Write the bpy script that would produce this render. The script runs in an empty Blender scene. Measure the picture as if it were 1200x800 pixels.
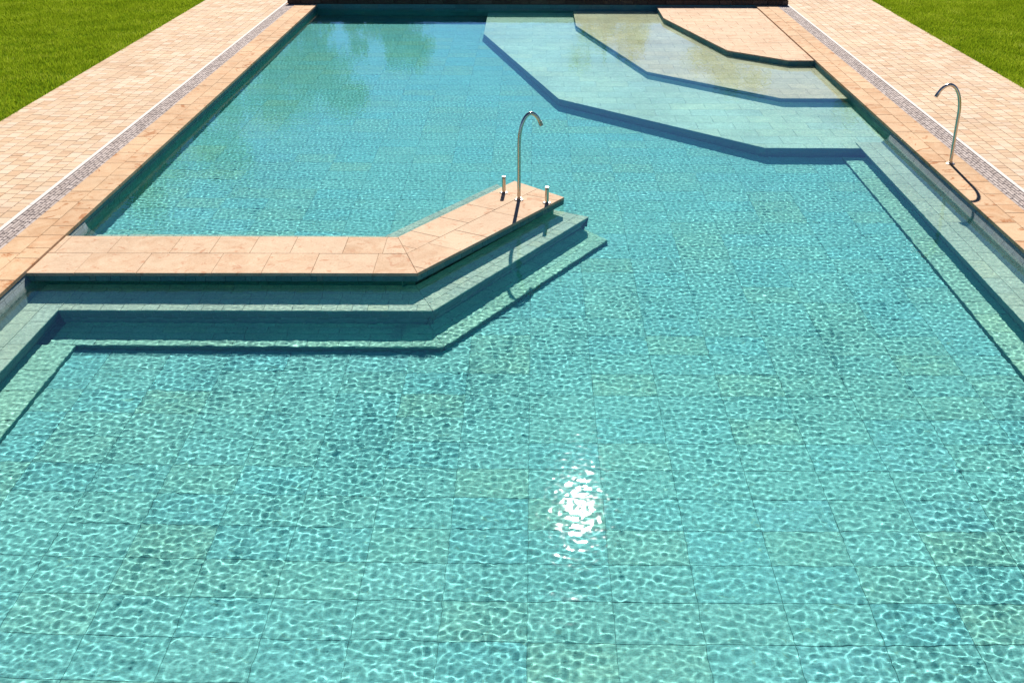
import bpy, math, random
import numpy as np
from mathutils import Vector, Matrix

S = bpy.context.scene
COL = S.collection
R = math.radians
random.seed(11)

# ------------------------------------------------------------------ camera
CAM_H, F_PX, PITCH, YAW = 4.2, 1341.0, R(25.0835), R(1.0447)
cam = bpy.data.cameras.new('camera')
cam_o = bpy.data.objects.new('camera', cam)
COL.objects.link(cam_o)
cam.sensor_width = 36
cam.lens = F_PX / 1200 * 36
cam.clip_end = 2000
cam_o.location = (0, 0, CAM_H)
cam_o.rotation_euler = (R(90) - PITCH, 0, YAW)
S.camera = cam_o

# ------------------------------------------------------------------ sky, sun, exposure
SUN_EL, SUN_AZ = R(33.3), R(2.9)
W = bpy.data.worlds.new('World')
S.world = W
W.use_nodes = True
bg = W.node_tree.nodes['Background']
sky = W.node_tree.nodes.new('ShaderNodeTexSky')
sky.sky_type = 'NISHITA'
sky.sun_disc = False
sky.sun_elevation = SUN_EL
sky.sun_rotation = SUN_AZ
sky.air_density = 1.0
sky.dust_density = 0.0
sky.ozone_density = 6.0
sky.altitude = 6000
W.node_tree.links.new(sky.outputs[0], bg.inputs[0])
bg.inputs[1].default_value = 0.052
sun_dir = Vector((math.sin(SUN_AZ) * math.cos(SUN_EL), math.cos(SUN_AZ) * math.cos(SUN_EL), math.sin(SUN_EL)))
sun = bpy.data.lights.new('sun', 'SUN')
sun.energy = 5.0
sun.angle = R(0.53)
sun.color = (1.0, 0.955, 0.89)
sun.cycles.is_caustics_light = True          # lets the water surface focus it on the pool floor
sun_o = bpy.data.objects.new('sun', sun)
COL.objects.link(sun_o)
sun_o.rotation_euler = (-sun_dir).to_track_quat('-Z', 'Y').to_euler()
sun_o.location = (0, 20, 30)
S.view_settings.view_transform = 'Standard'
S.view_settings.look = 'None'
S.view_settings.gamma = 1
S.view_settings.exposure = 1.27
S.cycles.use_denoising = True
S.cycles.caustics_refractive = True
S.cycles.max_bounces = 10
S.cycles.transmission_bounces = 8
S.cycles.sample_clamp_indirect = 6

# ------------------------------------------------------------------ levels and plan (metres)
XL, XR = -5.06, 5.155          # inner edges of the coping
YF = 27.45                     # far end of the pool
WL = -0.13                    # water level below the coping
ZB, ZS, ZF = -0.365, -0.765, -0.87   # bench, low step, floor
Z1, Z2, Z3 = -0.03, -0.165, -0.42
ZP = -0.03                     # top of the platform  # the three entry tiers
YN = 2.6                       # near end that is modelled

# ------------------------------------------------------------------ small helpers
def project(p):
    v = Vector(p) - Vector((0, 0, CAM_H))
    fw = Vector((-math.sin(YAW) * math.cos(PITCH), math.cos(YAW) * math.cos(PITCH), -math.sin(PITCH)))
    rt = Vector((math.cos(YAW), math.sin(YAW), 0))
    up = rt.cross(fw)
    d = v.dot(fw)
    if d < .1:
        return None
    return 600 + F_PX * v.dot(rt) / d, 400 - F_PX * v.dot(up) / d

def in_frame(p, m=25):
    q = project(p)
    return q is not None and -m < q[0] < 1200 + m and -m < q[1] < 800 + m

def tag(o, label=None, cat=None, group=None, kind=None):
    if label: o['label'] = label
    if cat: o['category'] = cat
    if group: o['group'] = group
    if kind: o['kind'] = kind
    return o

def empty(name, loc, label=None, cat=None, group=None, kind=None):
    o = bpy.data.objects.new(name, None)
    o.empty_display_size = .1
    o.location = loc
    COL.objects.link(o)
    return tag(o, label, cat, group, kind)

def link(name, me, mat, parent=None, loc=(0, 0, 0), mw=None):
    o = bpy.data.objects.new(name, me)
    COL.objects.link(o)
    if mat is not None and not me.materials:
        me.materials.append(mat)
    base = Vector((0, 0, 0))
    if parent is not None:
        o.parent = parent
        base = parent.location if parent.parent is None else parent.location + parent.parent.location
    if mw is not None:
        m = mw.copy()
        m.translation = m.translation - base
        o.matrix_basis = m
    else:
        o.location = Vector(loc) - base
    o.cycles.is_caustics_receiver = True
    return o

def mesh(name, verts, faces, smooth=False):
    me = bpy.data.meshes.new(name)
    me.from_pydata([tuple(v) for v in verts], [], faces)
    if smooth:
        me.polygons.foreach_set('use_smooth', [True] * len(me.polygons))
    me.update()
    return me

def prism(name, poly, z0, z1, mat, parent=None, top=None):
    """Solid with a plan outline; top: outline at z1 when it differs."""
    top = top or poly
    n = len(poly)
    v = [(x, y, z0) for x, y in poly] + [(x, y, z1) for x, y in top]
    f = [tuple(range(n - 1, -1, -1)), tuple(range(n, 2 * n))]
    f += [(i, (i + 1) % n, n + (i + 1) % n, n + i) for i in range(n)]
    return link(name, mesh(name, v, f), mat, parent)

def box(name, x0, x1, y0, y1, z0, z1, mat, parent=None):
    return prism(name, [(x0, y0), (x1, y0), (x1, y1), (x0, y1)], z0, z1, mat, parent)

# ---- convex polygons in a plane
def area(p):
    return .5 * sum(p[i][0] * p[(i + 1) % len(p)][1] - p[(i + 1) % len(p)][0] * p[i][1] for i in range(len(p)))

def clean(p):
    q = []
    for a in p:
        if not q or math.hypot(a[0] - q[-1][0], a[1] - q[-1][1]) > 1e-4:
            q.append(a)
    while len(q) > 1 and math.hypot(q[0][0] - q[-1][0], q[0][1] - q[-1][1]) <= 1e-4:
        q.pop()
    return q

def clip(p, region):
    """Sutherland-Hodgman, both counter-clockwise and convex."""
    for i in range(len(region)):
        a, b = region[i], region[(i + 1) % len(region)]
        out = []
        side = lambda c: (b[0] - a[0]) * (c[1] - a[1]) - (b[1] - a[1]) * (c[0] - a[0])
        for j in range(len(p)):
            c, d = p[j], p[(j + 1) % len(p)]
            sc, sd = side(c), side(d)
            if sc >= 0: out.append(c)
            if sc * sd < 0:
                t = sc / (sc - sd)
                out.append((c[0] + t * (d[0] - c[0]), c[1] + t * (d[1] - c[1])))
        p = out
        if len(p) < 3: return []
    return clean(p)

def inset(p, d):
    n = len(p); out = []
    for i in range(n):
        a, b, c = p[i - 1], p[i], p[(i + 1) % n]
        e1 = (b[0] - a[0], b[1] - a[1]); e2 = (c[0] - b[0], c[1] - b[1])
        l1 = math.hypot(*e1) or 1e-9; l2 = math.hypot(*e2) or 1e-9
        n1 = (-e1[1] / l1, e1[0] / l1); n2 = (-e2[1] / l2, e2[0] / l2)
        k = 1 + n1[0] * n2[0] + n1[1] * n2[1]
        k = max(k, .25)
        out.append((b[0] + d * (n1[0] + n2[0]) / k, b[1] + d * (n1[1] + n2[1]) / k))
    return out

def contains(region, p):
    return all((b[0] - a[0]) * (p[1] - a[1]) - (b[1] - a[1]) * (p[0] - a[0]) >= -1e-6
               for a, b in zip(region, region[1:] + region[:1]))

_slabs = {}
def slab_geo(loc, th, bev):
    n = len(loc)
    inn = inset(loc, bev)
    v = [(x, y, -th) for x, y in loc] + [(x, y, -bev) for x, y in loc] + [(x, y, 0) for x, y in inn]
    f = [tuple(range(2 * n, 3 * n))]
    for i in range(n):
        j = (i + 1) % n
        f.append((i, j, n + j, n + i)); f.append((n + i, n + j, 2 * n + j, 2 * n + i))
    return v, f

def lay(parent, name, polys, O, U, V, mat, maxn=300, th=.02, bev=.003, gap=.004, jit=.0012, rest=None, label=None):
    """Lay separate pieces with open joints on the plane O + u*U + v*V. The maxn that show largest become
    objects that share mesh data where alike, the others one joined mesh."""
    O = Vector(O); U = Vector(U).normalized(); V = Vector(V).normalized(); N = U.cross(V)
    items = []
    for p in polys:
        if len(p) < 3 or area(p) < 4 * gap * gap + 2e-4: continue
        p = clean(inset(p, gap / 2))
        if len(p) < 3 or area(p) < 2e-4: continue
        c = (sum(q[0] for q in p) / len(p), sum(q[1] for q in p) / len(p))
        w = O + U * c[0] + V * c[1]
        d = (w - Vector((0, 0, CAM_H))).length
        a = area(p) / d ** 2
        items.append((-(a if in_frame(w) else a * 1e-3), c, p, w))
    items.sort(key=lambda t: t[0])
    rv, rf = [], []
    for i, (_, c, p, w) in enumerate(items):
        loc = [(round(q[0] - c[0], 4), round(q[1] - c[1], 4)) for q in p]
        dz = random.uniform(-jit, jit)
        if i < maxn:
            key = (tuple(loc), th, bev, mat.name)
            if key not in _slabs:
                v, f = slab_geo(loc, th, bev)
                me = mesh(name, v, f); me.materials.append(mat); _slabs[key] = me
            m = Matrix((U, V, N)).transposed().to_4x4()
            m.translation = w + N * dz
            o = link(name, _slabs[key], mat, parent, mw=m)
            if label: o['label'] = label
        else:
            v, f = slab_geo(loc, th, bev)
            k = len(rv)
            rv += [w + U * a + V * b + N * (e + dz) for a, b, e in v]
            rf += [tuple(k + q for q in g) for g in f]
    if rv:
        o = link(rest or name + '_field', mesh(rest or name, rv, rf), mat, parent)
        o['kind'] = 'stuff'

def rows(u0, u1, v0, v1, dv, lens, stagger=None, gap0=0):
    """Courses of random lengths."""
    out = []; v = v0
    while v < v1 - 1e-6:
        h = dv() if callable(dv) else dv
        t = min(v + h, v1)
        if v1 - t < .25 * h: t = v1
        u = u0 - random.uniform(0, lens[-1])
        while u < u1 - 1e-6:
            w = random.choice(lens)
            a, b = max(u, u0), min(u + w, u1)
            if u1 - b < .03: b = u1
            if b - a > .03: out.append([(a, v), (b, v), (b, t), (a, t)])
            elif out and b > a and abs(out[-1][1][0] - a) < 1e-6: out[-1][1] = (b, v); out[-1][2] = (b, t)
            u = b if b == u1 else u + w
        v = t
    return out

# ------------------------------------------------------------------ materials
def new_mat(name):
    m = bpy.data.materials.new(name); m.use_nodes = True
    nt = m.node_tree; nt.nodes.clear()
    return m, nt.nodes, nt.links

def piece_random(N, L):
    """A value of its own for every piece, loose object or island of a joined mesh."""
    oi = N.new('ShaderNodeObjectInfo'); g = N.new('ShaderNodeNewGeometry')
    a = N.new('ShaderNodeMath'); a.operation = 'ADD'
    f = N.new('ShaderNodeMath'); f.operation = 'FRACT'
    L.new(oi.outputs['Random'], a.inputs[0]); L.new(g.outputs['Random Per Island'], a.inputs[1]); L.new(a.outputs[0], f.inputs[0])
    return f.outputs[0], g

def ramp(N, stops, interp='LINEAR'):
    r = N.new('ShaderNodeValToRGB'); r.color_ramp.interpolation = interp
    e = r.color_ramp.elements
    while len(e) < len(stops): e.new(.5)
    for q, (p, c) in zip(e, stops): q.position = p; q.color = (*c, 1)
    return r

def stone(name, palette, cloud, scale=3.0, fine=60, cloud_amt=.5, fine_amt=.25, stretch=(1, 1, 1), bump=.15, rough=.65, spec=.3, speck=None, stain=.08):
    """Natural stone: palette by piece, clouds and veins through each, fine grain on top."""
    m, N, L = new_mat(name)
    rnd, g = piece_random(N, L)
    pal = ramp(N, palette, 'LINEAR'); L.new(rnd, pal.inputs[0])
    off = N.new('ShaderNodeVectorMath'); off.operation = 'SCALE'; off.inputs[0].default_value = (17, 31, 11)
    L.new(rnd, off.inputs['Scale'])
    pos = N.new('ShaderNodeVectorMath'); pos.operation = 'ADD'
    L.new(g.outputs['Position'], pos.inputs[0]); L.new(off.outputs[0], pos.inputs[1])
    st = N.new('ShaderNodeVectorMath'); st.operation = 'MULTIPLY'; st.inputs[1].default_value = stretch
    L.new(pos.outputs[0], st.inputs[0])
    n1 = N.new('ShaderNodeTexNoise'); n1.inputs['Scale'].default_value = scale; n1.inputs['Detail'].default_value = 6
    n1.inputs['Roughness'].default_value = .62; n1.inputs['Distortion'].default_value = 1.2
    L.new(st.outputs[0], n1.inputs['Vector'])
    n2 = N.new('ShaderNodeTexNoise'); n2.inputs['Scale'].default_value = fine; n2.inputs['Detail'].default_value = 3
    L.new(st.outputs[0], n2.inputs['Vector'])
    r1 = ramp(N, [(.32, (0, 0, 0)), (.68, (1, 1, 1))]); L.new(n1.outputs[0], r1.inputs[0])
    am = N.new('ShaderNodeMath'); am.operation = 'MULTIPLY'; am.inputs[1].default_value = cloud_amt; L.new(r1.outputs[0], am.inputs[0])
    mx = N.new('ShaderNodeMix'); mx.data_type = 'RGBA'; mx.inputs['B'].default_value = (*cloud, 1)
    L.new(am.outputs[0], mx.inputs['Factor']); L.new(pal.outputs[0], mx.inputs['A'])
    mr = N.new('ShaderNodeMapRange'); mr.inputs['From Min'].default_value = .25; mr.inputs['From Max'].default_value = .75
    mr.inputs['To Min'].default_value = 1 - fine_amt; mr.inputs['To Max'].default_value = 1 + fine_amt
    L.new(n2.outputs[0], mr.inputs[0])
    sc = N.new('ShaderNodeVectorMath'); sc.operation = 'SCALE'
    L.new(mx.outputs['Result'], sc.inputs[0]); L.new(mr.outputs[0], sc.inputs['Scale'])
    colour = sc.outputs[0]
    if speck:
        n3 = N.new('ShaderNodeTexNoise'); n3.inputs['Scale'].default_value = speck[1]; n3.inputs['Detail'].default_value = 5; n3.inputs['Roughness'].default_value = .7
        n3.inputs['Distortion'].default_value = 2.0
        L.new(st.outputs[0], n3.inputs['Vector'])
        r3 = ramp(N, [(speck[2], (0, 0, 0)), (speck[2] + .07, (1, 1, 1))]); L.new(n3.outputs[0], r3.inputs[0])
        m3 = N.new('ShaderNodeMix'); m3.data_type = 'RGBA'; m3.inputs['B'].default_value = (*speck[0], 1)
        L.new(r3.outputs[0], m3.inputs['Factor']); L.new(colour, m3.inputs['A']); colour = m3.outputs['Result']
    # broad stains that run over the pieces
    n4 = N.new('ShaderNodeTexNoise'); n4.inputs['Scale'].default_value = .8; n4.inputs['Detail'].default_value = 7; n4.inputs['Roughness'].default_value = .65
    L.new(g.outputs['Position'], n4.inputs['Vector'])
    m4 = N.new('ShaderNodeMapRange'); m4.inputs['From Min'].default_value = .35; m4.inputs['From Max'].default_value = .62
    m4.inputs['To Min'].default_value = 1 - stain; m4.inputs['To Max'].default_value = 1 + stain * .3
    L.new(n4.outputs[0], m4.inputs[0])
    s4 = N.new('ShaderNodeVectorMath'); s4.operation = 'SCALE'; L.new(colour, s4.inputs[0]); L.new(m4.outputs[0], s4.inputs['Scale']); colour = s4.outputs[0]
    b = N.new('ShaderNodeBsdfPrincipled'); b.inputs['Roughness'].default_value = rough; b.inputs['Specular IOR Level'].default_value = spec
    L.new(colour, b.inputs['Base Color'])
    if bump:
        ad = N.new('ShaderNodeMath'); ad.operation = 'ADD'; L.new(n1.outputs[0], ad.inputs[0]); L.new(n2.outputs[0], ad.inputs[1])
        bp = N.new('ShaderNodeBump'); bp.inputs['Strength'].default_value = bump; bp.inputs['Distance'].default_value = .01
        L.new(ad.outputs[0], bp.inputs['Height']); L.new(bp.outputs[0], b.inputs['Normal'])
    o = N.new('ShaderNodeOutputMaterial'); L.new(b.outputs[0], o.inputs[0])
    return m

def plain(name, col, rough=.8, metal=0, spec=.3, noise=0, nscale=20):
    m, N, L = new_mat(name)
    b = N.new('ShaderNodeBsdfPrincipled'); b.inputs['Roughness'].default_value = rough; b.inputs['Metallic'].default_value = metal
    b.inputs['Specular IOR Level'].default_value = spec
    b.inputs['Base Color'].default_value = (*col, 1)
    if noise:
        n = N.new('ShaderNodeTexNoise'); n.inputs['Scale'].default_value = nscale; n.inputs['Detail'].default_value = 5
        g = N.new('ShaderNodeNewGeometry'); L.new(g.outputs['Position'], n.inputs['Vector'])
        r = ramp(N, [(.3, tuple(c * (1 - noise) for c in col)), (.7, tuple(min(1, c * (1 + noise)) for c in col))])
        L.new(n.outputs[0], r.inputs[0]); L.new(r.outputs[0], b.inputs['Base Color'])
    o = N.new('ShaderNodeOutputMaterial'); L.new(b.outputs[0], o.inputs[0])
    return m

M_COPING = stone('peach_sandstone', [(0, (0.373, 0.210, 0.107)), (.35, (0.417, 0.253, 0.138)), (.7, (0.463, 0.299, 0.174)), (1, (0.391, 0.219, 0.114))], (0.507, 0.360, 0.228), 3.2, 70, .85, .14, (1, 1, 1), .10, .9, .05, ((0.320, 0.142, 0.060), 2.6, .58), .14)
M_SLAB = stone('pink_travertine', [(0, (0.400, 0.256, 0.157)), (.5, (0.426, 0.286, 0.184)), (1, (0.453, 0.317, 0.213))], (0.506, 0.381, 0.263), 3.6, 60, .85, .14, (1, 1, 1), .10, .9, .05, ((0.388, 0.219, 0.132), 4.2, .575), .10)
M_PAVER = stone('cream_concrete_paver', [(0, (0.401, 0.256, 0.148)), (.2, (0.457, 0.314, 0.195)), (.6, (0.485, 0.352, 0.233)), (.85, (0.523, 0.404, 0.297)), (1, (0.392, 0.240, 0.139))], (0.503, 0.375, 0.258), 6, 90, .45, .10, (1, 1, 1), .08, .9, .08, None, .10)
M_JOINT = plain('sandy_joint', (0.374, 0.230, 0.138), .95, noise=.2, nscale=40)
M_GROUT = plain('dark_grout', (.20, .30, .29), .95, noise=.2)
M_TILE = stone('green_pool_quartzite', [(0, (0.406, 0.536, 0.541)), (.18, (0.516, 0.536, 0.437)), (.36, (0.383, 0.536, 0.551)), (.55, (0.458, 0.546, 0.510)), (.72, (0.365, 0.515, 0.536)), (.86, (0.493, 0.546, 0.484)), (1, (0.418, 0.541, 0.562))], (0.307, 0.418, 0.390), 5, 45, .8, .28, (1, 1.5, 1), .1, .8, .1, ((0.348, 0.388, 0.322), 6, .61), .06)
M_TIER = stone('olive_pool_quartzite', [(0, (0.582, 0.538, 0.353)), (.3, (0.680, 0.629, 0.451)), (.6, (0.604, 0.595, 0.451)), (1, (0.703, 0.653, 0.462))], (0.483, 0.480, 0.340), 5, 45, .75, .24, (1, 1, 1), .1, .8, .1, ((0.351, 0.332, 0.219), 7, .61), .15)
M_TIER3 = stone('sage_quartzite_sky_tint', [(0, (0.638, 0.653, 0.539)), (.3, (0.766, 0.739, 0.561)), (.6, (0.638, 0.690, 0.606)), (1, (0.741, 0.739, 0.583))], (0.511, 0.554, 0.449), 5, 45, .75, .24, (1, 1, 1), .1, .8, .1, ((0.422, 0.444, 0.303), 7, .61), .15)  # paler and bluer than the middle tier: sky reflection put into its colour
M_BENCH = stone('grey_pool_quartzite', [(0, (0.557, 0.564, 0.448)), (.35, (0.650, 0.638, 0.489)), (.7, (0.578, 0.606, 0.509)), (1, (0.681, 0.638, 0.459))], (0.433, 0.458, 0.367), 7, 55, .75, .24, (1, 1, 1), .12, .8, .12, ((0.310, 0.319, 0.235), 9, .62), .12)
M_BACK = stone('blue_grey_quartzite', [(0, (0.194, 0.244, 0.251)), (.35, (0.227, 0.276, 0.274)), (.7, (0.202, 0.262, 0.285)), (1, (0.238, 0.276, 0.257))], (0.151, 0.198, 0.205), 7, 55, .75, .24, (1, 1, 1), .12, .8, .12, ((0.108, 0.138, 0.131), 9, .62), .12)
M_RISER = stone('green_wall_quartzite', [(0, (0.063, 0.182, 0.168)), (.3, (0.098, 0.220, 0.200)), (.6, (0.070, 0.198, 0.192)), (.85, (0.140, 0.228, 0.184)), (1, (0.049, 0.160, 0.152))], (0.077, 0.167, 0.152), 9, 60, .5, .2, (1, 1, 1), .12, .8, .1)
M_WALLSTONE = stone('brown_wall_stone', [(0, (0.074, 0.046, 0.033)), (.5, (0.107, 0.066, 0.046)), (1, (0.134, 0.092, 0.066))], (0.054, 0.037, 0.026), 6, 50, .6, .3, (1, 1, 1), .4, .85, .1)
M_WHITE = plain('white_edge_stone', (0.539, 0.482, 0.432), .9, spec=.05, noise=.06)
M_GRATE = stone('pale_grate_plastic', [(0, (0.293, 0.242, 0.217)), (.5, (0.374, 0.312, 0.279)), (1, (0.438, 0.374, 0.340))], (0.325, 0.272, 0.248), 12, 80, .4, .15, (1, 1, 1), 0, .9, .05)
M_DARK = plain('channel_dark', (.05, .045, .04), .9)
def steel(name, col, rough):
    m = plain(name, col, rough, 1.0)
    return m
M_STEEL = steel('polished_steel', (.50, .44, .36), .2)
M_STEEL2 = steel('brushed_steel', (.32, .285, .24), .36)

# ------------------------------------------------------------------ THE SETTING: ground, lawn, paving
def lawn_material():
    m, N, L = new_mat('lawn_turf')
    g = N.new('ShaderNodeNewGeometry')
    n = N.new('ShaderNodeTexNoise'); n.inputs['Scale'].default_value = .7; n.inputs['Detail'].default_value = 6
    n2 = N.new('ShaderNodeTexNoise'); n2.inputs['Scale'].default_value = 30; n2.inputs['Detail'].default_value = 5
    L.new(g.outputs['Position'], n.inputs['Vector']); L.new(g.outputs['Position'], n2.inputs['Vector'])
    a = N.new('ShaderNodeMath'); a.operation = 'ADD'; L.new(n.outputs[0], a.inputs[0]); L.new(n2.outputs[0], a.inputs[1])
    mu = N.new('ShaderNodeMath'); mu.operation = 'MULTIPLY'; mu.inputs[1].default_value = .5; L.new(a.outputs[0], mu.inputs[0])
    r = ramp(N, [(.3, (.03, .07, .004)), (.5, (.06, .12, .006)), (.7, (.11, .17, .012))]); L.new(mu.outputs[0], r.inputs[0])
    b = N.new('ShaderNodeBsdfPrincipled'); b.inputs['Roughness'].default_value = 1; b.inputs['Specular IOR Level'].default_value = 0
    L.new(r.outputs[0], b.inputs['Base Color'])
    o = N.new('ShaderNodeOutputMaterial'); L.new(b.outputs[0], o.inputs[0])
    return m

def blade_material():
    m, N, L = new_mat('grass_blade')
    rnd, g = piece_random(N, L)
    n = N.new('ShaderNodeTexNoise'); n.inputs['Scale'].default_value = 1.3; n.inputs['Detail'].default_value = 5
    L.new(g.outputs['Position'], n.inputs['Vector'])
    mr = N.new('ShaderNodeMapRange'); mr.inputs['From Min'].default_value = .3; mr.inputs['From Max'].default_value = .7
    L.new(n.outputs[0], mr.inputs[0])
    a = N.new('ShaderNodeMath'); a.operation = 'MULTIPLY_ADD'; a.inputs[1].default_value = .6; L.new(rnd, a.inputs[0])
    a2 = N.new('ShaderNodeMath'); a2.operation = 'MULTIPLY'; a2.inputs[1].default_value = .4; L.new(mr.outputs[0], a2.inputs[0]); L.new(a2.outputs[0], a.inputs[2])
    r = ramp(N, [(0, (.07, .12, .005)), (.35, (.16, .24, .007)), (.7, (.25, .32, .014)), (.92, (.33, .39, .04)), (1, (.45, .46, .17))]); L.new(a.outputs[0], r.inputs[0])
    d = N.new('ShaderNodeBsdfDiffuse'); t = N.new('ShaderNodeBsdfTranslucent')
    L.new(r.outputs[0], d.inputs[0]); L.new(r.outputs[0], t.inputs[0])
    mx = N.new('ShaderNodeMixShader'); mx.inputs[0].default_value = .4; L.new(d.outputs[0], mx.inputs[1]); L.new(t.outputs[0], mx.inputs[2])
    o = N.new('ShaderNodeOutputMaterial'); L.new(mx.outputs[0], o.inputs[0])
    return m
M_LAWN = lawn_material(); M_BLADE = blade_material()

LAWN_L, LAWN_R = -7.82, 8.05
WX0, WX1 = -5.75, 5.91         # outer ends of the grate strips / of the far wall
PYF = 40.0                     # paving runs on beyond the frame to here
# the ground with an opening for the pool and the paving
def ring(name, outer, hole, z, mat, kind):
    (ax, ay, bx, by), (cx, cy, dx, dy) = outer, hole
    v = [(ax, ay, z), (bx, ay, z), (bx, by, z), (ax, by, z), (cx, cy, z), (dx, cy, z), (dx, dy, z), (cx, dy, z)]
    f = [(0, 1, 5, 4), (1, 2, 6, 5), (2, 3, 7, 6), (3, 0, 4, 7)]
    return tag(link(name, mesh(name, v, f), mat), kind=kind)
ring('ground', (-600, -600, 600, 900), (LAWN_L, -6, LAWN_R, PYF), -.035, M_LAWN, 'structure')
box('deck_base', LAWN_L, XL - .02, -6, PYF, -1.3, -.024, M_JOINT)['kind'] = 'structure'
box('deck_base', XR + .02, LAWN_R, -6, PYF, -1.3, -.024, M_JOINT)['kind'] = 'structure'
box('terrace', XL - .02, XR + .02, YF + .5, PYF, -1.3, -.024, M_JOINT)['kind'] = 'structure'

# left and right paved paths: courses of pavers along the pool
def paved_path(x0, x1, w):
    o = empty('paved_path', ((x0 + x1) / 2, 15, 0), kind='structure')
    n = round((x1 - x0) / w); w = (x1 - x0) / n
    polys = []
    for i in range(n):
        y = 4.2 + random.uniform(0, .2)
        while y < 31:
            l = random.choice((.13, .16, .2, .24) if i % 2 else (.11, .15, .18, .22))
            polys.append([(x0 + i * w, y), (x0 + (i + 1) * w, y), (x0 + (i + 1) * w, y + l), (x0 + i * w, y + l)])
            y += l
    lay(o, 'paver', polys, (0, 0, 0), (1, 0, 0), (0, 1, 0), M_PAVER, 300, .022, .003, .005, .0012)
paved_path(LAWN_L, -5.85, .152)
paved_path(5.945, LAWN_R, .152)

# grass: loose blades on both lawns where they are in view
def grass(x0, x1, n, seed):
    rg = np.random.default_rng(seed)
    x = rg.uniform(min(x0, x1), max(x0, x1), n * 3); y = rg.uniform(10, 33, n * 3)
    ok = np.zeros(len(x), bool)
    for i in range(len(x)):
        q = project((x[i], y[i], 0))
        ok[i] = q is not None and -230 < q[0] < 1430 and -60 < q[1] < 420
    x, y = x[ok][:n], y[ok][:n]
    k = len(x)
    clump = .6 + .5 * (np.sin(x * 2.1 + np.sin(y * 1.7) * 2) * np.sin(y * 2.6 + 1.3 * np.sin(x * 3.1)) + 1) / 2
    h = rg.uniform(.03, .07, k) * clump
    w = rg.uniform(.004, .009, k)
    a = rg.uniform(0, 2 * np.pi, k); l = rg.uniform(.1, .9, k) * h; b = rg.uniform(0, 2 * np.pi, k)
    z0 = np.full(k, -.036)
    p0 = np.stack([x - w * np.cos(a), y - w * np.sin(a), z0], 1); p1 = np.stack([x + w * np.cos(a), y + w * np.sin(a), z0], 1)
    p2 = np.stack([x + l * np.cos(b), y + l * np.sin(b), z0 + h + .01], 1)
    v = np.stack([p0, p1, p2], 1).reshape(-1, 3).astype(np.float32)
    me = bpy.data.meshes.new('grass')
    me.vertices.add(3 * k); me.vertices.foreach_set('co', v.ravel())
    me.loops.add(3 * k); me.loops.foreach_set('vertex_index', np.arange(3 * k, dtype=np.int32))
    me.polygons.add(k); me.polygons.foreach_set('loop_start', np.arange(0, 3 * k, 3, dtype=np.int32))
    me.update()
    tag(link('grass', me, M_BLADE), kind='stuff')
grass(-15.5, LAWN_L + .035, 200000, 1)
grass(LAWN_R - .035, 15.5, 200000, 2)

# ------------------------------------------------------------------ POOL SHELL
floor = tag(box('pool_floor', XL - .3, XR + .3, YN, YF + .3, -1.4, ZF - .008, M_GROUT), kind='structure')
# plan outlines
T1 = [(2.86, YF), (2.86, 25.85), (3.70, 22.19), (4.68, 21.26), (XR, 21.26), (XR, YF)]
T2 = [(.925, YF), (.925, 25.48), (2.05, 20.75), (4.06, 18.72), (XR, 18.72), (XR, YF)]
T3 = [(-1.06, YF), (-1.05, 24.72), (.43, 18.89), (3.31, 15.98), (XR, 15.98), (XR, YF)]
PA, PB, PC, PD, PE, PG = (XL, 10.56), (-1.14, 10.62), (.385, 13.10), (-.22, 13.75), (-1.45, 11.68), (XL, 11.65)
BA, BB, BC = (-4.58, 10.08), (-.95, 10.14), (.675, 12.92)
SA, SB, SC = (-4.27, 9.66), (-.82, 9.71), (.88, 12.54)
RA, RB, RC = (-1.66, 12.22), (-.45, 14.19), (XL, 12.22)
polys = []
TW, TH = .56, .396
for i in range(-10, 11):
    for j in range(-8, 55):
        x, y = -.01 + i * TW, 6.115 + j * TH
        c = [(max(x, XL), y), (min(x + TW, XR), y), (min(x + TW, XR), min(y + TH, YF)), (max(x, XL), min(y + TH, YF))]
        if c[1][0] - c[0][0] < .05 or c[2][1] - y < .05: continue
        if all(contains([(p[0], p[1]) for p in T3], q) for q in c): continue
        polys.append(c)
lay(floor, 'tile', polys, (0, 0, ZF), (1, 0, 0), (0, 1, 0), M_TILE, 300, .02, .002, .0034, .0005)

def riser(parent, P, Q, z1, z0, out=0.0, size=(.10, (.10, .15, .2, .3)), name='riser_tile', mat=None, maxn=0, off=0.0, gap=.003):
    """Tiles on the upright face from P to Q seen from its right-hand side; out: how far its foot stands forward."""
    P, Q = Vector((*P, 0)), Vector((*Q, 0))
    U = (Q - P).normalized(); n = Vector((U.y, -U.x, 0))
    h = z1 - z0
    foot = P + n * (out + off); foot.z = z0
    top = P + n * off; top.z = z1
    V = (top - foot); hh = V.length
    lay(parent, name, rows(0, (Q - P).length, 0, hh, size[0], size[1]), foot, U, V, mat or M_RISER, maxn, .012, .0012, gap, .0008, name + 's')

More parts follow.
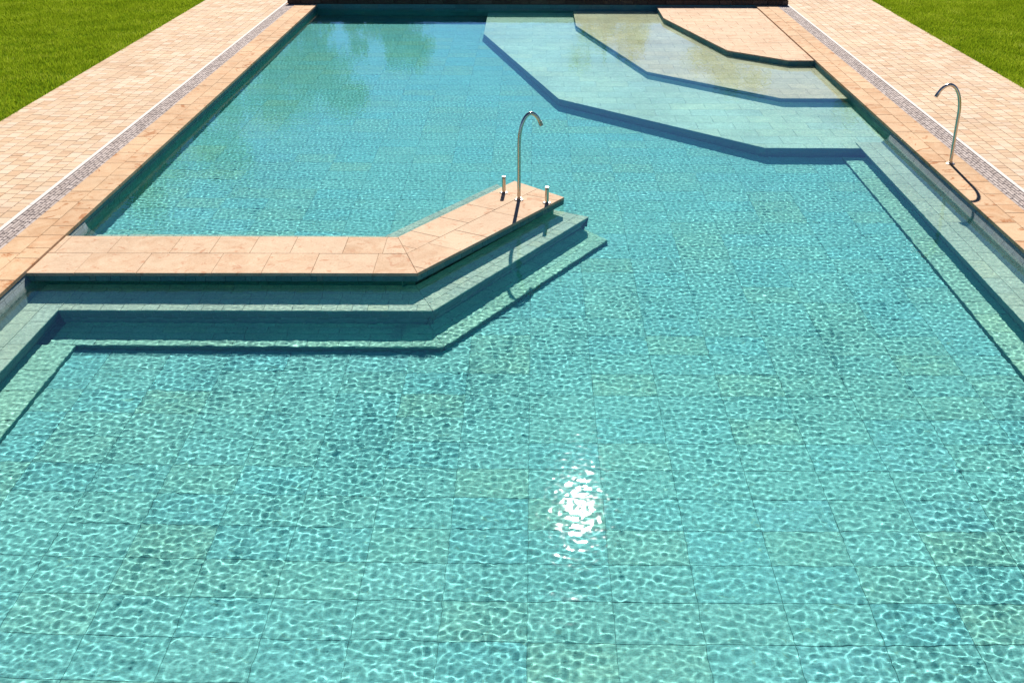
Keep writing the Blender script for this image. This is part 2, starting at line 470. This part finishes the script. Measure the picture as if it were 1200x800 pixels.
# side walls
def side_wall(sx, y_bench, lean, label):
    X = XL if sx < 0 else XR
    o = empty('pool_wall', (X, 15, ZF), label, 'pool wall')
    d = -sx                                    # towards the water
    # upright stretch
    xa, xb = sorted((X - d * .3, X - d * .012))
    box('wall_core', xa, xb, y_bench, YF + .3, ZF - .1, -.045, M_GROUT, o)
    if sx > 0: riser(o, (X, YF), (X, y_bench), -.045, ZF, size=(.155, (.2, .3, .4)), maxn=260, name='tile')
    else: riser(o, (X, y_bench), (X, YF), -.045, ZF, size=(.155, (.2, .3, .4)), maxn=260, name='tile')
    # stretch above the bench, leaning back like a seat back
    v = []
    for y in (YN, y_bench):
        v += [(X - d * .3, y, ZF), (X + d * (lean - .012), y, ZF), (X + d * (lean - .012), y, ZB - .02), (X - d * .012, y, -.045), (X - d * .3, y, -.045)]
    f = [(4, 3, 2, 1, 0), (5, 6, 7, 8, 9)] + [(i, (i + 1) % 5, 5 + (i + 1) % 5, 5 + i) for i in range(5)]
    link('backrest_core', mesh('backrest_core', v, f), M_GROUT, o)
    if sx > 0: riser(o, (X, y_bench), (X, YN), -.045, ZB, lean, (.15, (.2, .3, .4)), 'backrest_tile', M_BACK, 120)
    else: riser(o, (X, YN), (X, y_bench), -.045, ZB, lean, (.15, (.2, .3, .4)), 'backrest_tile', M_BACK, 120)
    return o
side_wall(-1, 12.2, .13, 'left wall of the pool, dark green tiles below the coping')
side_wall(1, 16.25, .135, 'right wall of the pool with a leaning tiled back above the bench')
fw = empty('pool_wall', (0, YF, ZF), 'dark green far wall of the pool under the low brown wall', 'pool wall')
box('wall_core', XL - .3, XR + .3, YF + .012, YF + .3, ZF - .1, -.03, M_GROUT, fw)
riser(fw, (XL, YF), (XR, YF), -.0, ZF, size=(.155, (.2, .3, .4)), maxn=200, name='tile')

# low brown wall across the far end
bw = empty('garden_wall', (0, YF + .25, 0), 'low brown stone wall across the far end of the pool', 'wall')
box('wall_core', WX0 + .02, WX1 - .02, YF + .02, YF + .45, -.02, .118, M_WALLSTONE, bw)
polys = []; u = 0
while u < WX1 - WX0 - .02:
    w = random.uniform(.28, .5); e = min(u + w, WX1 - WX0)
    polys.append([(u, 0), (e, 0), (e, .105), (u, .105)]); u = e
lay(bw, 'stone', polys, (WX0, YF - .005, .004), (1, 0, 0), (0, 0, 1), M_WALLSTONE, 60, .03, .006, .012, .006)
polys = []; u = 0
while u < WX1 - WX0 - .02:
    w = random.uniform(.5, .7); e = min(u + w, WX1 - WX0)
    polys.append([(u, 0), (e, 0), (e, .5), (u, .5)]); u = e
lay(bw, 'capstone', polys, (WX0, YF - .02, .148), (1, 0, 0), (0, 1, 0), M_WALLSTONE, 60, .03, .006, .008, .002)

# coping along both sides: two staggered courses of stone
def coping(x0, x1, label):
    o = empty('coping', ((x0 + x1) / 2, 15, 0), label, 'coping')
    box('coping_bed', x0 + .01, x1 - .01, YN, YF, -.045, -.020, M_JOINT, o)
    xm = (x0 + x1) / 2
    polys = []
    for a, b, ls in ((x0, xm, (.4, .5, .6)), (xm, x1, (.3, .4, .5, .6))):
        y = YN + random.uniform(0, .3)
        while y < YF:
            l = random.choice(ls); e = min(y + l, YF)
            polys.append([(a, y), (b, y), (b, e), (a, e)]); y = e
    lay(o, 'coping_stone', polys, (0, 0, 0), (1, 0, 0), (0, 1, 0), M_COPING, 200, .04, .004, .004, .001)
coping(-5.555, XL + .012, 'peach stone coping along the left edge of the pool beside the platform')
coping(XR - .012, 5.64, 'peach stone coping along the right edge of the pool that carries a curved spout')

# overflow grates with a white stone edge
def grate(x0, x1, edge0, edge1, label):
    o = empty('drain_grate', ((x0 + x1) / 2, 15, 0), label, 'drain grate')
    box('channel', x0, x1, YN, YF, -.06, -.0235, M_DARK, o)
    v, f = [], []
    n = 6; w = (x1 - x0) / n
    rg = random.Random(5)
    for i in range(n):
        y = YN + .05 + rg.uniform(0, .1)
        while y < YF - .05:
            l = rg.uniform(.10, .26); e = min(y + l, YF)
            z = -.004 + rg.uniform(-.002, .001)
            a, b = x0 + i * w + .004, x0 + (i + 1) * w - .004
            k = len(v)
            v += [(a, y + .006, -.03), (b, y + .006, -.03), (b, e - .006, -.03), (a, e - .006, -.03), (a, y + .006, z - .004), (b, y + .006, z - .004), (b, e - .006, z - .004), (a, e - .006, z - .004),
                  (a + .004, y + .01, z), (b - .004, y + .01, z), (b - .004, e - .01, z), (a + .004, e - .01, z)]
            f += [(k + 8, k + 9, k + 10, k + 11)]
            for q in range(4):
                r = (q + 1) % 4
                f += [(k + q, k + r, k + 4 + r, k + 4 + q), (k + 4 + q, k + 4 + r, k + 8 + r, k + 8 + q)]
            y = e
    g = link('grating', mesh('grating', v, f), M_GRATE, o); g['kind'] = 'stuff'
    polys = []; y = YN
    a, b = min(edge0, edge1), max(edge0, edge1)
    while y < YF + .2:
        polys.append([(a, y), (b, y), (b, y + 1.0), (a, y + 1.0)]); y += 1.0
    lay(o, 'edge_stone', polys, (0, 0, .002), (1, 0, 0), (0, 1, 0), M_WHITE, 60, .026, .003, .003, .0006)
grate(-5.795, -5.555, -5.795, -5.85, 'pale slotted drain grate between left coping and paved path')
grate(5.64, 5.89, 5.89, 5.945, 'pale slotted drain grate between right coping and paved path')

# ------------------------------------------------------------------ entry tiers in the far right corner
def tier(outline, hide, z, mat, label, tile, rlen):
    o = empty('pool_step', (3.2, 21, z), label, 'step')
    inner = inset(outline, .012)
    prism('step_core', inner, ZF - .05, z - .018, M_GROUT, o)
    if z == Z1: prism('slab_bed', inset(outline, .03), z - .017, z - .009, M_JOINT, o)
    tw, th = tile
    polys = []
    x = -1.6
    r = 0
    y = 15.8
    while y < YF:
        x = -1.7 - (r % 2) * tw * .5
        while x < XR:
            c = clip([(x, y), (x + tw, y), (x + tw, y + th), (x, y + th)], outline)
            if c and not (hide and all(contains(hide, q) for q in c)): polys.append(c)
            x += tw
        y += th; r += 1
    lay(o, 'tile', polys, (0, 0, z), (1, 0, 0), (0, 1, 0), mat, 300, .02, .002, .003, .0008)
    low = {Z1: Z2, Z2: Z3, Z3: ZF}[z]
    for a, b in zip(outline[:4], outline[1:5]):
        riser(o, a, b, z - .02, low, size=(.11, rlen))
    return o
tier(T3, T2, Z3, M_TIER3, 'largest and lowest of the angled entry steps, deepest under water', (.56, .40), (.2, .3))
tier(T2, T1, Z2, M_TIER, 'middle angled entry step just under the water, olive tiles', (.45, .40), (.2, .3))
tier(T1, None, Z1, M_SLAB, 'topmost angled entry step, dry peach tiles level with the coping', (.45, .40), (.2, .3))

# ------------------------------------------------------------------ benches and low steps along the sides
def side_bench(xw, xf, y0, y1, sx, label, label2, x2, y2):
    o = empty('pool_bench', ((xw + xf) / 2, (y0 + y1) / 2, ZF), label, 'bench')
    d = -sx
    a, b = sorted((xw - d * .25, xf - d * .012))
    # the front leans back under the seat
    fx = xf - d * .012; gx = xf - d * .09
    v = []
    for y in (y0, y1 - .012):
        v += [(xw - d * .02, y, ZF - .02), (gx, y, ZF - .02), (gx, y, ZS), (fx, y, ZB - .05), (fx, y, ZB - .02), (xw - d * .02, y, ZB - .02)]
    n = 6
    f = [tuple(range(n)), tuple(range(2 * n - 1, n - 1, -1))] + [(i, n + i, n + (i + 1) % n, (i + 1) % n) for i in range(n)]
    link('bench_core', mesh('bench_core', v, f), M_GROUT, o)
    lo, hi = sorted((xw, xf))
    lay(o, 'seat_tile', rows(y0, y1, 0, hi - lo, (hi - lo) / 2, (.3, .4, .5)), (hi, 0, ZB) , (0, 1, 0), (-1, 0, 0), M_BENCH, 300, .02, .003, .003, .001)
    if sx > 0: riser(o, (xf, y1), (xf, y0), ZB - .025, ZS, -.08, (.12, (.15, .2, .3)), 'front_tile')
    else: riser(o, (xf, y0), (xf, y1), ZB - .025, ZS, -.08, (.12, (.15, .2, .3)), 'front_tile')
    s = empty('pool_step', ((xf + x2) / 2, (y0 + y1) / 2, ZF), label2, 'step')
    lo, hi = sorted((xf - d * .1, x2))
    box('step_core', lo + .012, hi - .012, y0, y2 - .012, ZF - .02, ZS - .018, M_GROUT, s)
    lay(s, 'tile', rows(y0, y2, 0, hi - lo, hi - lo, (.3, .4, .5)), (hi, 0, ZS), (0, 1, 0), (-1, 0, 0), M_BENCH, 120, .02, .003, .003, .001)
    if sx > 0: riser(s, (x2, y2), (x2, y0), ZS - .022, ZF, 0, (.15, (.2, .3)), 'front_tile')
    else: riser(s, (x2, y0), (x2, y2), ZS - .022, ZF, 0, (.15, (.2, .3)), 'front_tile')
side_bench(XL + .12, -4.58, YN, 12.2, -1, 'underwater bench of grey tiles along the left wall in front of the platform',
           'narrow low step at the foot of the left bench', -4.28, 9.66)
side_bench(XR - .125, 4.655, YN, 16.25, 1, 'long underwater bench of grey tiles along the right wall',
           'narrow low step at the foot of the long right bench', 4.395, 15.88)

# ------------------------------------------------------------------ the bent platform that reaches into the pool
pl = empty('stone_platform', (-2.5, 11.0, ZF), 'bent peach stone platform reaching into the pool from the left coping', 'platform')
def mid(p, q, t=.5): return (p[0] + t * (q[0] - p[0]), p[1] + t * (q[1] - p[1]))
MB = mid(PB, PE, .52)
qa = [PA, PB, PE, PG]; qb = [PB, PC, PD, PE]
LIP = WL + .009                # made-up overhang and recess, shaped so sun reaches the floor; underside clears the water
prism('platform_core', [(PA[0] - .1, PA[1] + .02), (PB[0] - .01, PB[1] + .02), (PE[0], PE[1] - .02), (PG[0] - .1, PG[1] - .02)], LIP, ZP - .03, M_GROUT, pl)
prism('platform_base', [(PA[0] - .1, PA[1] + .17), (PB[0] - .05, PB[1] + .17), (PE[0] - .01, PE[1] - .03), (PG[0] - .1, PG[1] - .03)], ZF, LIP, M_GROUT, pl)
def shrink(p, d): return inset(p, d)
prism('platform_core', shrink(qb, .012), LIP, ZP - .03, M_GROUT, pl)
ND = Vector((PB[1] - PC[1], PC[0] - PB[0])).normalized()           # into the diagonal arm
def back(p, d): return tuple(Vector(p) + ND * d)
prism('platform_base', [back((PB[0] - .04, PB[1] + .03), .155), back(PC, .155), (PD[0] - .01, PD[1] - .02), (PE[0], PE[1] - .02)], ZF, LIP, M_GROUT, pl)
prism('slab_bed', inset([PA, PB, PE, PG], .02), ZP - .029, ZP - .010, M_JOINT, pl)
prism('slab_bed', inset(qb, .02), ZP - .029, ZP - .011, M_JOINT, pl)
# slabs: two courses, cut on the mitre
def course(quad_a, quad_b, cut_len):
    """quad: start-front, end-front, end-back, start-back."""
    out = []
    for (p0, p1, p2, p3), ls, start in ((quad_a, cut_len, 0), (quad_b, cut_len, 0)):
        U = (Vector(p1) - Vector(p0)); Ln = U.length; U.normalize(); V = Vector((-U.y, U.x))
        o = Vector(p0); u = -1.2 + random.uniform(0, .3)
        quad = [p0, p1, p2, p3]
        while u < Ln + 1.2:
            l = random.choice(ls)
            skew = 0
            cell = [tuple(o + U * u - V * .5), tuple(o + U * (u + l) - V * .5), tuple(o + U * (u + l) + V * 1.5), tuple(o + U * u + V * 1.5)]
            c = clip(cell, quad)
            if len(c) >= 3 and area(c) > .0006: out.append(c)
            u += l
    return out
MA, MC = mid(PA, PG, .52), mid(PC, PD, .52)
slabs = course([PA, PB, MB, MA], [PB, PC, MC, MB], (.5, .62, .75)) + course([MA, MB, PE, PG], [MB, MC, PD, PE], (.42, .55, .65))
lay(pl, 'slab', slabs, (0, 0, ZP), (1, 0, 0), (0, 1, 0), M_SLAB, 100, .030, .003, .0028, .001)
# its faces; the seat backs lean
LEAN = .14
riser(pl, PA, PB, ZP - .03, LIP, 0, (.07, (.06, .1, .15, .2)), 'riser_tile', M_RISER, 0, -.004)
riser(pl, (PA[0], PA[1] + .155), (PB[0] - .04, PB[1] + .155), LIP - .002, ZB, 0, (.08, (.06, .1, .15, .2)), 'riser_tile', M_RISER, 0, 0)
riser(pl, PB, PC, ZP - .03, LIP, 0, (.07, (.06, .1, .15, .2)), 'riser_tile', M_RISER, 0, -.004)
riser(pl, back((PB[0] - .04, PB[1] + .03), .14), back(PC, .14), LIP - .002, ZB, 0, (.08, (.06, .1, .15, .2)), 'riser_tile', M_RISER, 0, 0)
riser(pl, PC, PD, ZP - .03, LIP, 0, (.07, (.1, .15, .2)), 'riser_tile', M_RISER, 0, -.004)
riser(pl, back(PC, .14), (PD[0], PD[1] - .02), LIP - .002, ZF, 0, (.1, (.1, .15, .2)), 'riser_tile', M_RISER, 0, -.004)
riser(pl, PD, PE, ZP - .03, ZB, LEAN, (.1, (.1, .15, .2)), 'riser_tile', M_RISER, 0, -.012)
riser(pl, PE, PG, ZP - .03, ZB, LEAN, (.1, (.1, .15, .2)), 'riser_tile', M_RISER, 0, -.012)

# bench in front of the platform and behind it
bn = empty('pool_bench', (-2, 10.3, ZF), 'bent underwater bench of grey tiles along the sunny front of the platform', 'bench')
def strip(front, back):
    return [front[0], front[1], back[1], back[0]]
F1, F2, F3 = (BA[0], BA[1]), BB, BC
K1, K2, K3 = (BA[0], 10.73), (-1.18, 10.78), back((PC[0] - .01, PC[1]), .14)
U1, U2 = (BA[0], 10.73), (-1.18, 10.78)          # the seat runs on under the added overhang
for q in (strip((F1, F2), (U1, U2)), strip((F2, F3), (K2, K3))):
    s = inset(q, .012)
    # front foot set back under the seat
    U = Vector(q[1]) - Vector(q[0]); U.normalize(); n = Vector((-U.y, U.x)) * .085
    foot = [tuple(Vector(s[0]) + n), tuple(Vector(s[1]) + n), s[2], s[3]]
    prism('bench_core', foot, ZF, ZB - .06, M_GROUT, bn, s)
    prism('bench_core', s, ZB - .06, ZB - .02, M_GROUT, bn)
def strip_tiles(q, w):
    out = []
    U = Vector(q[1]) - Vector(q[0]); Ln = U.length; U.normalize(); V = Vector((-U.y, U.x)); o = Vector(q[0])
    for r in range(8):
        u = -.6 + random.uniform(0, .2)
        while u < Ln + .6:
            l = random.choice(w)
            c = clip([tuple(o + U * u + V * (r * .14)), tuple(o + U * (u + l) + V * (r * .14)), tuple(o + U * (u + l) + V * (r * .14 + .14)), tuple(o + U * u + V * (r * .14 + .14))], q)
            if len(c) >= 3 and area(c) > .0003: out.append(c)
            u += l
    return out
lay(bn, 'seat_tile', strip_tiles(strip((F1, F2), (U1, U2)), (.15, .2, .28)) + strip_tiles(strip((F2, F3), (K2, K3)), (.15, .2, .28)), (0, 0, ZB), (1, 0, 0), (0, 1, 0), M_BENCH, 300, .02, .003, .003, .001)
riser(bn, F1, F2, ZB - .025, ZS, -.08, (.1, (.08, .1, .15, .2)), 'front_tile')
riser(bn, F2, F3, ZB - .025, ZS, -.08, (.1, (.08, .1, .15, .2)), 'front_tile')
riser(bn, F3, K3, ZB - .025, ZF, -.06, (.1, (.08, .1, .15, .2)), 'front_tile')
bk = empty('pool_bench', (-2.5, 11.9, ZF), 'underwater ledge of grey tiles showing as a thin strip behind the platform', 'bench')
G1, G2, G3 = (XL + .5, 11.69), (-1.48, 11.72), (-.27, 13.79)
for q in ([G1, G2, RA, (XL + .5, RC[1])], [G2, G3, RB, RA]):
    s = inset(q, .012)
    prism('bench_core', s, ZF, ZB - .02, M_GROUT, bk)
lay(bk, 'seat_tile', strip_tiles([G1, G2, RA, (XL + .5, RC[1])], (.2, .3)) + strip_tiles([G2, G3, RB, RA], (.2, .3)), (0, 0, ZB), (1, 0, 0), (0, 1, 0), M_BENCH, 150, .02, .003, .003, .001)
# low step round the foot of the front bench
st = empty('pool_step', (-2, 9.9, ZF), 'narrow bent low step at the foot of the platform bench, half in shade', 'step')
H1, H2, H3 = (SA[0] - .28, 10.22), (-1.02, 10.27), (.60, 12.93)
for q in ([(SA[0] - .28, SA[1]), SB, H2, H1], [SB, SC, H3, H2]):
    prism('step_core', inset(q, .012), ZF - .02, ZS - .018, M_GROUT, st)
lay(st, 'tile', strip_tiles([(SA[0] - .28, SA[1]), SB, H2, H1], (.2, .3, .4)) + strip_tiles([SB, SC, H3, H2], (.2, .3, .4)), (0, 0, ZS), (1, 0, 0), (0, 1, 0), M_BENCH, 150, .02, .003, .003, .001)
riser(st, SA, SB, ZS - .022, ZF, 0, (.15, (.1, .15, .2, .3)), 'front_tile')
riser(st, SB, SC, ZS - .022, ZF, 0, (.15, (.1, .15, .2, .3)), 'front_tile')
riser(st, SC, H3, ZS - .022, ZF, 0, (.15, (.1, .15, .2)), 'front_tile')

# ------------------------------------------------------------------ steel spouts and push posts
def tube(name, pts, rad, mat, parent, seg=16, cap=True):
    pts = [Vector(p) for p in pts]
    v, f = [], []
    prev = None
    for i, p in enumerate(pts):
        t = (pts[min(i + 1, len(pts) - 1)] - pts[max(i - 1, 0)]).normalized()
        a = prev if prev is not None else (Vector((1, 0, 0)) if abs(t.x) < .9 else Vector((0, 1, 0)))
        a = (a - t * a.dot(t)).normalized(); prev = a
        b = t.cross(a)
        r = rad[i] if isinstance(rad, (list, tuple)) else rad
        for k in range(seg):
            w = 2 * math.pi * k / seg
            v.append(p + a * (r * math.cos(w)) + b * (r * math.sin(w)))
    for i in range(len(pts) - 1):
        for k in range(seg):
            k2 = (k + 1) % seg
            f.append((i * seg + k, i * seg + k2, (i + 1) * seg + k2, (i + 1) * seg + k))
    if cap:
        f.append(tuple(range(seg - 1, -1, -1))); f.append(tuple(range((len(pts) - 1) * seg, len(pts) * seg)))
    me = mesh(name, v, f, True)
    me.set_sharp_from_angle(angle=R(35))
    return link(name, me, mat, parent)

def smooth_path(ctrl, n=8):
    out = []
    P = [ctrl[0]] + ctrl + [ctrl[-1]]
    for i in range(1, len(P) - 2):
        p0, p1, p2, p3 = P[i - 1:i + 3]
        for k in range(n):
            t = k / n
            out.append(tuple(.5 * (2 * b + (-a + c) * t + (2 * a - 5 * b + 4 * c - d) * t * t + (-a + 3 * b - 3 * c + d) * t ** 3)
                             for a, b, c, d in zip(p0, p1, p2, p3)))
    out.append(ctrl[-1])
    return out

def lathe_profile(name, prof, base, mat, parent):
    return tube(name, [(base[0], base[1], base[2] + z) for r, z in prof], [r for r, z in prof], mat, parent, 20)

PROF = [(0, .012), (0, .25), (0, .5), (.0, .66), (.012, .78), (.045, .89), (.10, .97), (.165, 1.0), (.225, .982), (.275, .938), (.312, .878)]
def spout(base, ang, scale, label, reach=1.0):
    o = empty('water_spout', base, label, 'water spout', 'steel water spouts')
    dx, dy = math.cos(ang), math.sin(ang)
    pts = [(base[0] + r * reach * dx, base[1] + r * reach * dy, base[2] + z * scale) for r, z in smooth_path(PROF, 6)]
    tube('pipe', pts, .021, M_STEEL, o, 18)
    t = [Vector(p) for p in pts[-2:]]; d = (t[1] - t[0]).normalized()
    tube('nozzle', [t[1] - d * .02, t[1] + d * .006, t[1] + d * .03], [.0235, .0235, .0225], M_STEEL2, o, 18)
    lathe_profile('base_flange', [(.055, 0), (.055, .006), (.05, .009), (.028, .010), (.028, .03), (.0215, .031)], base, M_STEEL2, o)
    return o
spout((-.155, 12.99, ZP + .001), math.atan2(.38, .92), 1.02, 'curved steel spout standing on the bent platform between two short posts', .85)
spout((5.41, 14.49, 0.001), math.atan2(-.03, -1), 1.02, 'curved steel spout standing on the right coping, bent over the water')
def post(base, h, label):
    o = empty('push_post', base, label, 'steel post', 'short steel posts on the platform')
    lathe_profile('post', [(.023, .0), (.023, h - .03)], base, M_STEEL, o)
    lathe_profile('button', [(.0205, h - .032), (.0205, h - .026), (.023, h - .026), (.023, h - .002), (.021, h)], base, M_STEEL2, o)
    lathe_profile('base_flange', [(.05, 0), (.05, .005), (.046, .008), (.0245, .009)], base, M_STEEL2, o)
post((-.34, 13.26, ZP + .001), .205, 'short steel push post left of the spout at the platform back edge')
post((.175, 12.88, ZP + .001), .195, 'short steel push post right of the spout near the platform tip')

# ------------------------------------------------------------------ trees beyond the pool, mirrored in the far water
def leaf_mat():
    m, N, L = new_mat('tree_leaf')
    rnd, g = piece_random(N, L)
    r = ramp(N, [(0, (.035, .075, .012)), (.6, (.06, .12, .018)), (1, (.11, .17, .03))]); L.new(rnd, r.inputs[0])
    d = N.new('ShaderNodeBsdfDiffuse'); t = N.new('ShaderNodeBsdfTranslucent'); L.new(r.outputs[0], d.inputs[0]); L.new(r.outputs[0], t.inputs[0])
    mx = N.new('ShaderNodeMixShader'); mx.inputs[0].default_value = .45; L.new(d.outputs[0], mx.inputs[1]); L.new(t.outputs[0], mx.inputs[2])
    o = N.new('ShaderNodeOutputMaterial'); L.new(mx.outputs[0], o.inputs[0]); return m
M_LEAF = leaf_mat(); M_BARK = plain('tree_bark', (.10, .075, .05), .95, noise=.3, nscale=8)
def tree(x, y, h, wd, n, seed, label):
    rg = random.Random(seed)
    t = empty('tree', (x, y, -.035), label, 'tree', 'trees beyond the far end of the pool')
    tr = tube('trunk', [(x, y, -.1), (x + .05, y, h * .25), (x - .05, y + .05, h * .55), (x, y, h * .85)], [.2, .16, .1, .03], M_BARK, t, 10)
    for k in range(6):
        a = rg.uniform(0, 6.28); z = h * rg.uniform(.25, .6); r = wd * rg.uniform(.3, .42)
        tube('limb', [(x, y, z), (x + r * .5 * math.cos(a), y + r * .5 * math.sin(a), z + h * .12), (x + r * math.cos(a), y + r * math.sin(a), z + h * .2)], [.07, .045, .015], M_BARK, t, 8)
    clumps = []
    for k in range(26):
        a = rg.uniform(0, 6.28); z = rg.uniform(.22, 1.0); r = wd * .5 * math.sqrt(rg.random()) * (1 - .75 * max(0, z - .45) ** 1.2)
        clumps.append((x + r * math.cos(a), y + r * math.sin(a), h * z * .93, wd * rg.uniform(.09, .17)))
    v, f = [], []
    for k in range(n):
        cx, cy, cz, cr = rg.choice(clumps)
        d = Vector((rg.gauss(0, 1), rg.gauss(0, 1), rg.gauss(0, .8))); d = d.normalized() * cr * rg.random() ** .4
        p = Vector((cx, cy, cz)) + d
        a = Vector((rg.gauss(0, 1), rg.gauss(0, 1), rg.gauss(0, 1))).normalized(); b = a.orthogonal().normalized(); l = rg.uniform(.10, .20)
        i = len(v); v += [p - a * l, p + b * l * .5, p + a * l, p - b * l * .5]; f.append((i, i + 1, i + 2, i + 3))
    link('crown', mesh('crown', v, f), M_LEAF, t)['kind'] = 'stuff'
for k, (x, y, h, wd, n, lab) in enumerate([
        (-5.6, 47, 5.4, 4.2, 3000, 'smallest green tree mirrored left of the sky gap in the far water'),
        (-9.5, 49, 8.3, 5.6, 4500, 'second tree from the gap in the row mirrored in the far left water'),
        (-14, 48, 11.0, 7.2, 5500, 'third tree from the gap in the row mirrored in the far left water'),
        (-19.5, 47, 13.0, 8.6, 6000, 'tall tree mirrored along the left wall of the pool'),
        (-25, 44, 14.0, 9, 6000, 'tallest tree of the left row, outermost from the pool'),
        (3.2, 52, 7.2, 4.4, 1300, 'thin crowned tree mirrored over the lowest entry step'),
        (8.6, 50, 7.2, 5.2, 1900, 'loose crowned tree mirrored over the middle entry step'),
        (15, 48, 8.0, 6.2, 3200, 'dense tree mirrored beside the right coping')]):
    tree(x, y, h, wd, n, 40 + k, lab)

# ------------------------------------------------------------------ WATER: a finely rippled surface that refracts and reflects, over a tinted body
def water_surface():
    xs = np.arange(XL - .19, XR + .2, .0125)
    ys = [YN]
    while ys[-1] < YF + .01:
        y = ys[-1]
        ys.append(y + (.03 if y < 4.3 else .0115 if y < 10.5 else min(.0115 + (y - 10.5) * .0016, .028)))
    ys = np.array(ys)
    X, Y = np.meshgrid(xs.astype(np.float32), ys.astype(np.float32))
    rg = np.random.default_rng(8)
    Z = np.zeros_like(X)
    Zl = np.zeros_like(X)
    n = 60
    for i in range(n):
        lam = .037 * (.115 / .037) ** ((i + rg.random()) / n)
        k = 2 * np.pi / lam
        a = rg.normal(math.pi / 2, 1.1)
        slope = WAVE * (lam / .07) ** .2
        ph = rg.random() * 6.283
        Z += (slope / k) * np.sin(k * (np.cos(a) * X + np.sin(a) * Y) + ph)
    # a longer swell in the near part
    for i in range(12):
        lam = .17 * (.33 / .17) ** ((i + rg.random()) / 12)
        k = 2 * np.pi / lam
        a = rg.normal(math.pi / 2, .38)
        Zl += (WAVE * 2.2 / k) * np.sin(k * (np.cos(a) * X + np.sin(a) * Y) + rg.random() * 6.283)
    near = np.clip((6.35 - Y - .2 * np.sin(X * .8)) / 1.1, 0, 1); near = near * near * (3 - 2 * near)
    far = np.clip((Y - 10) / 8, 0, 1)
    Z = Z * (1 - .30 * near) * (1 - .15 * far) + Zl * (.08 + .92 * near)
    # ripples run stronger in some places than in others
    env = .85 + .22 * np.sin(X * .9 + 1.3 * np.sin(Y * .35)) * np.sin(Y * .55 + .8 * np.sin(X * .7)) + .12 * np.sin(X * 2.3 - Y * 1.7)
    Z *= env
    ny, nx = X.shape
    v = np.stack([X, Y, Z + WL], -1).reshape(-1, 3).astype(np.float32)
    ix = np.arange(ny * nx).reshape(ny, nx)
    q = np.stack([ix[:-1, :-1], ix[:-1, 1:], ix[1:, 1:], ix[1:, :-1]], -1).reshape(-1, 4)
    me = bpy.data.meshes.new('water')
    me.vertices.add(len(v)); me.vertices.foreach_set('co', v.ravel())
    me.loops.add(q.size); me.loops.foreach_set('vertex_index', q.ravel().astype(np.int32))
    me.polygons.add(len(q)); me.polygons.foreach_set('loop_start', np.arange(0, q.size, 4, dtype=np.int32))
    me.polygons.foreach_set('use_smooth', np.ones(len(q), bool))
    me.update()
    print('water', len(q), 'slope', np.std(np.diff(Z[:, ::4], axis=1) / (.066 if 0 else .066)), 'height', Z.std(), abs(Z).max())
    return me
WAVE = .0031
m, N, L = new_mat('pool_water')
gl = N.new('ShaderNodeBsdfGlass'); gl.inputs['IOR'].default_value = 1.33; gl.inputs['Roughness'].default_value = 0
o = N.new('ShaderNodeOutputMaterial'); g2 = N.new('ShaderNodeBsdfGlass'); g2.inputs['IOR'].default_value = 1.33; g2.inputs['Roughness'].default_value = .040   # the finest ripples
mxw = N.new('ShaderNodeMixShader'); mxw.inputs[0].default_value = .035
L.new(gl.outputs[0], mxw.inputs[1]); L.new(g2.outputs[0], mxw.inputs[2])
L.new(mxw.outputs[0], o.inputs[0])
wt = tag(link('water', water_surface(), m), kind='structure')
wt.cycles.is_caustics_caster = True
wt.cycles.is_caustics_receiver = False
m, N, L = new_mat('water_tint')
va = N.new('ShaderNodeVolumeAbsorption'); va.inputs['Color'].default_value = (.28, .96, .95, 1); va.inputs['Density'].default_value = 1.15
o = N.new('ShaderNodeOutputMaterial'); L.new(va.outputs[0], o.inputs[1])
wb = tag(box('water_body', XL - .2, XR + .21, YN + .002, YF + .02, -1.35, WL + .012, m), kind='structure')
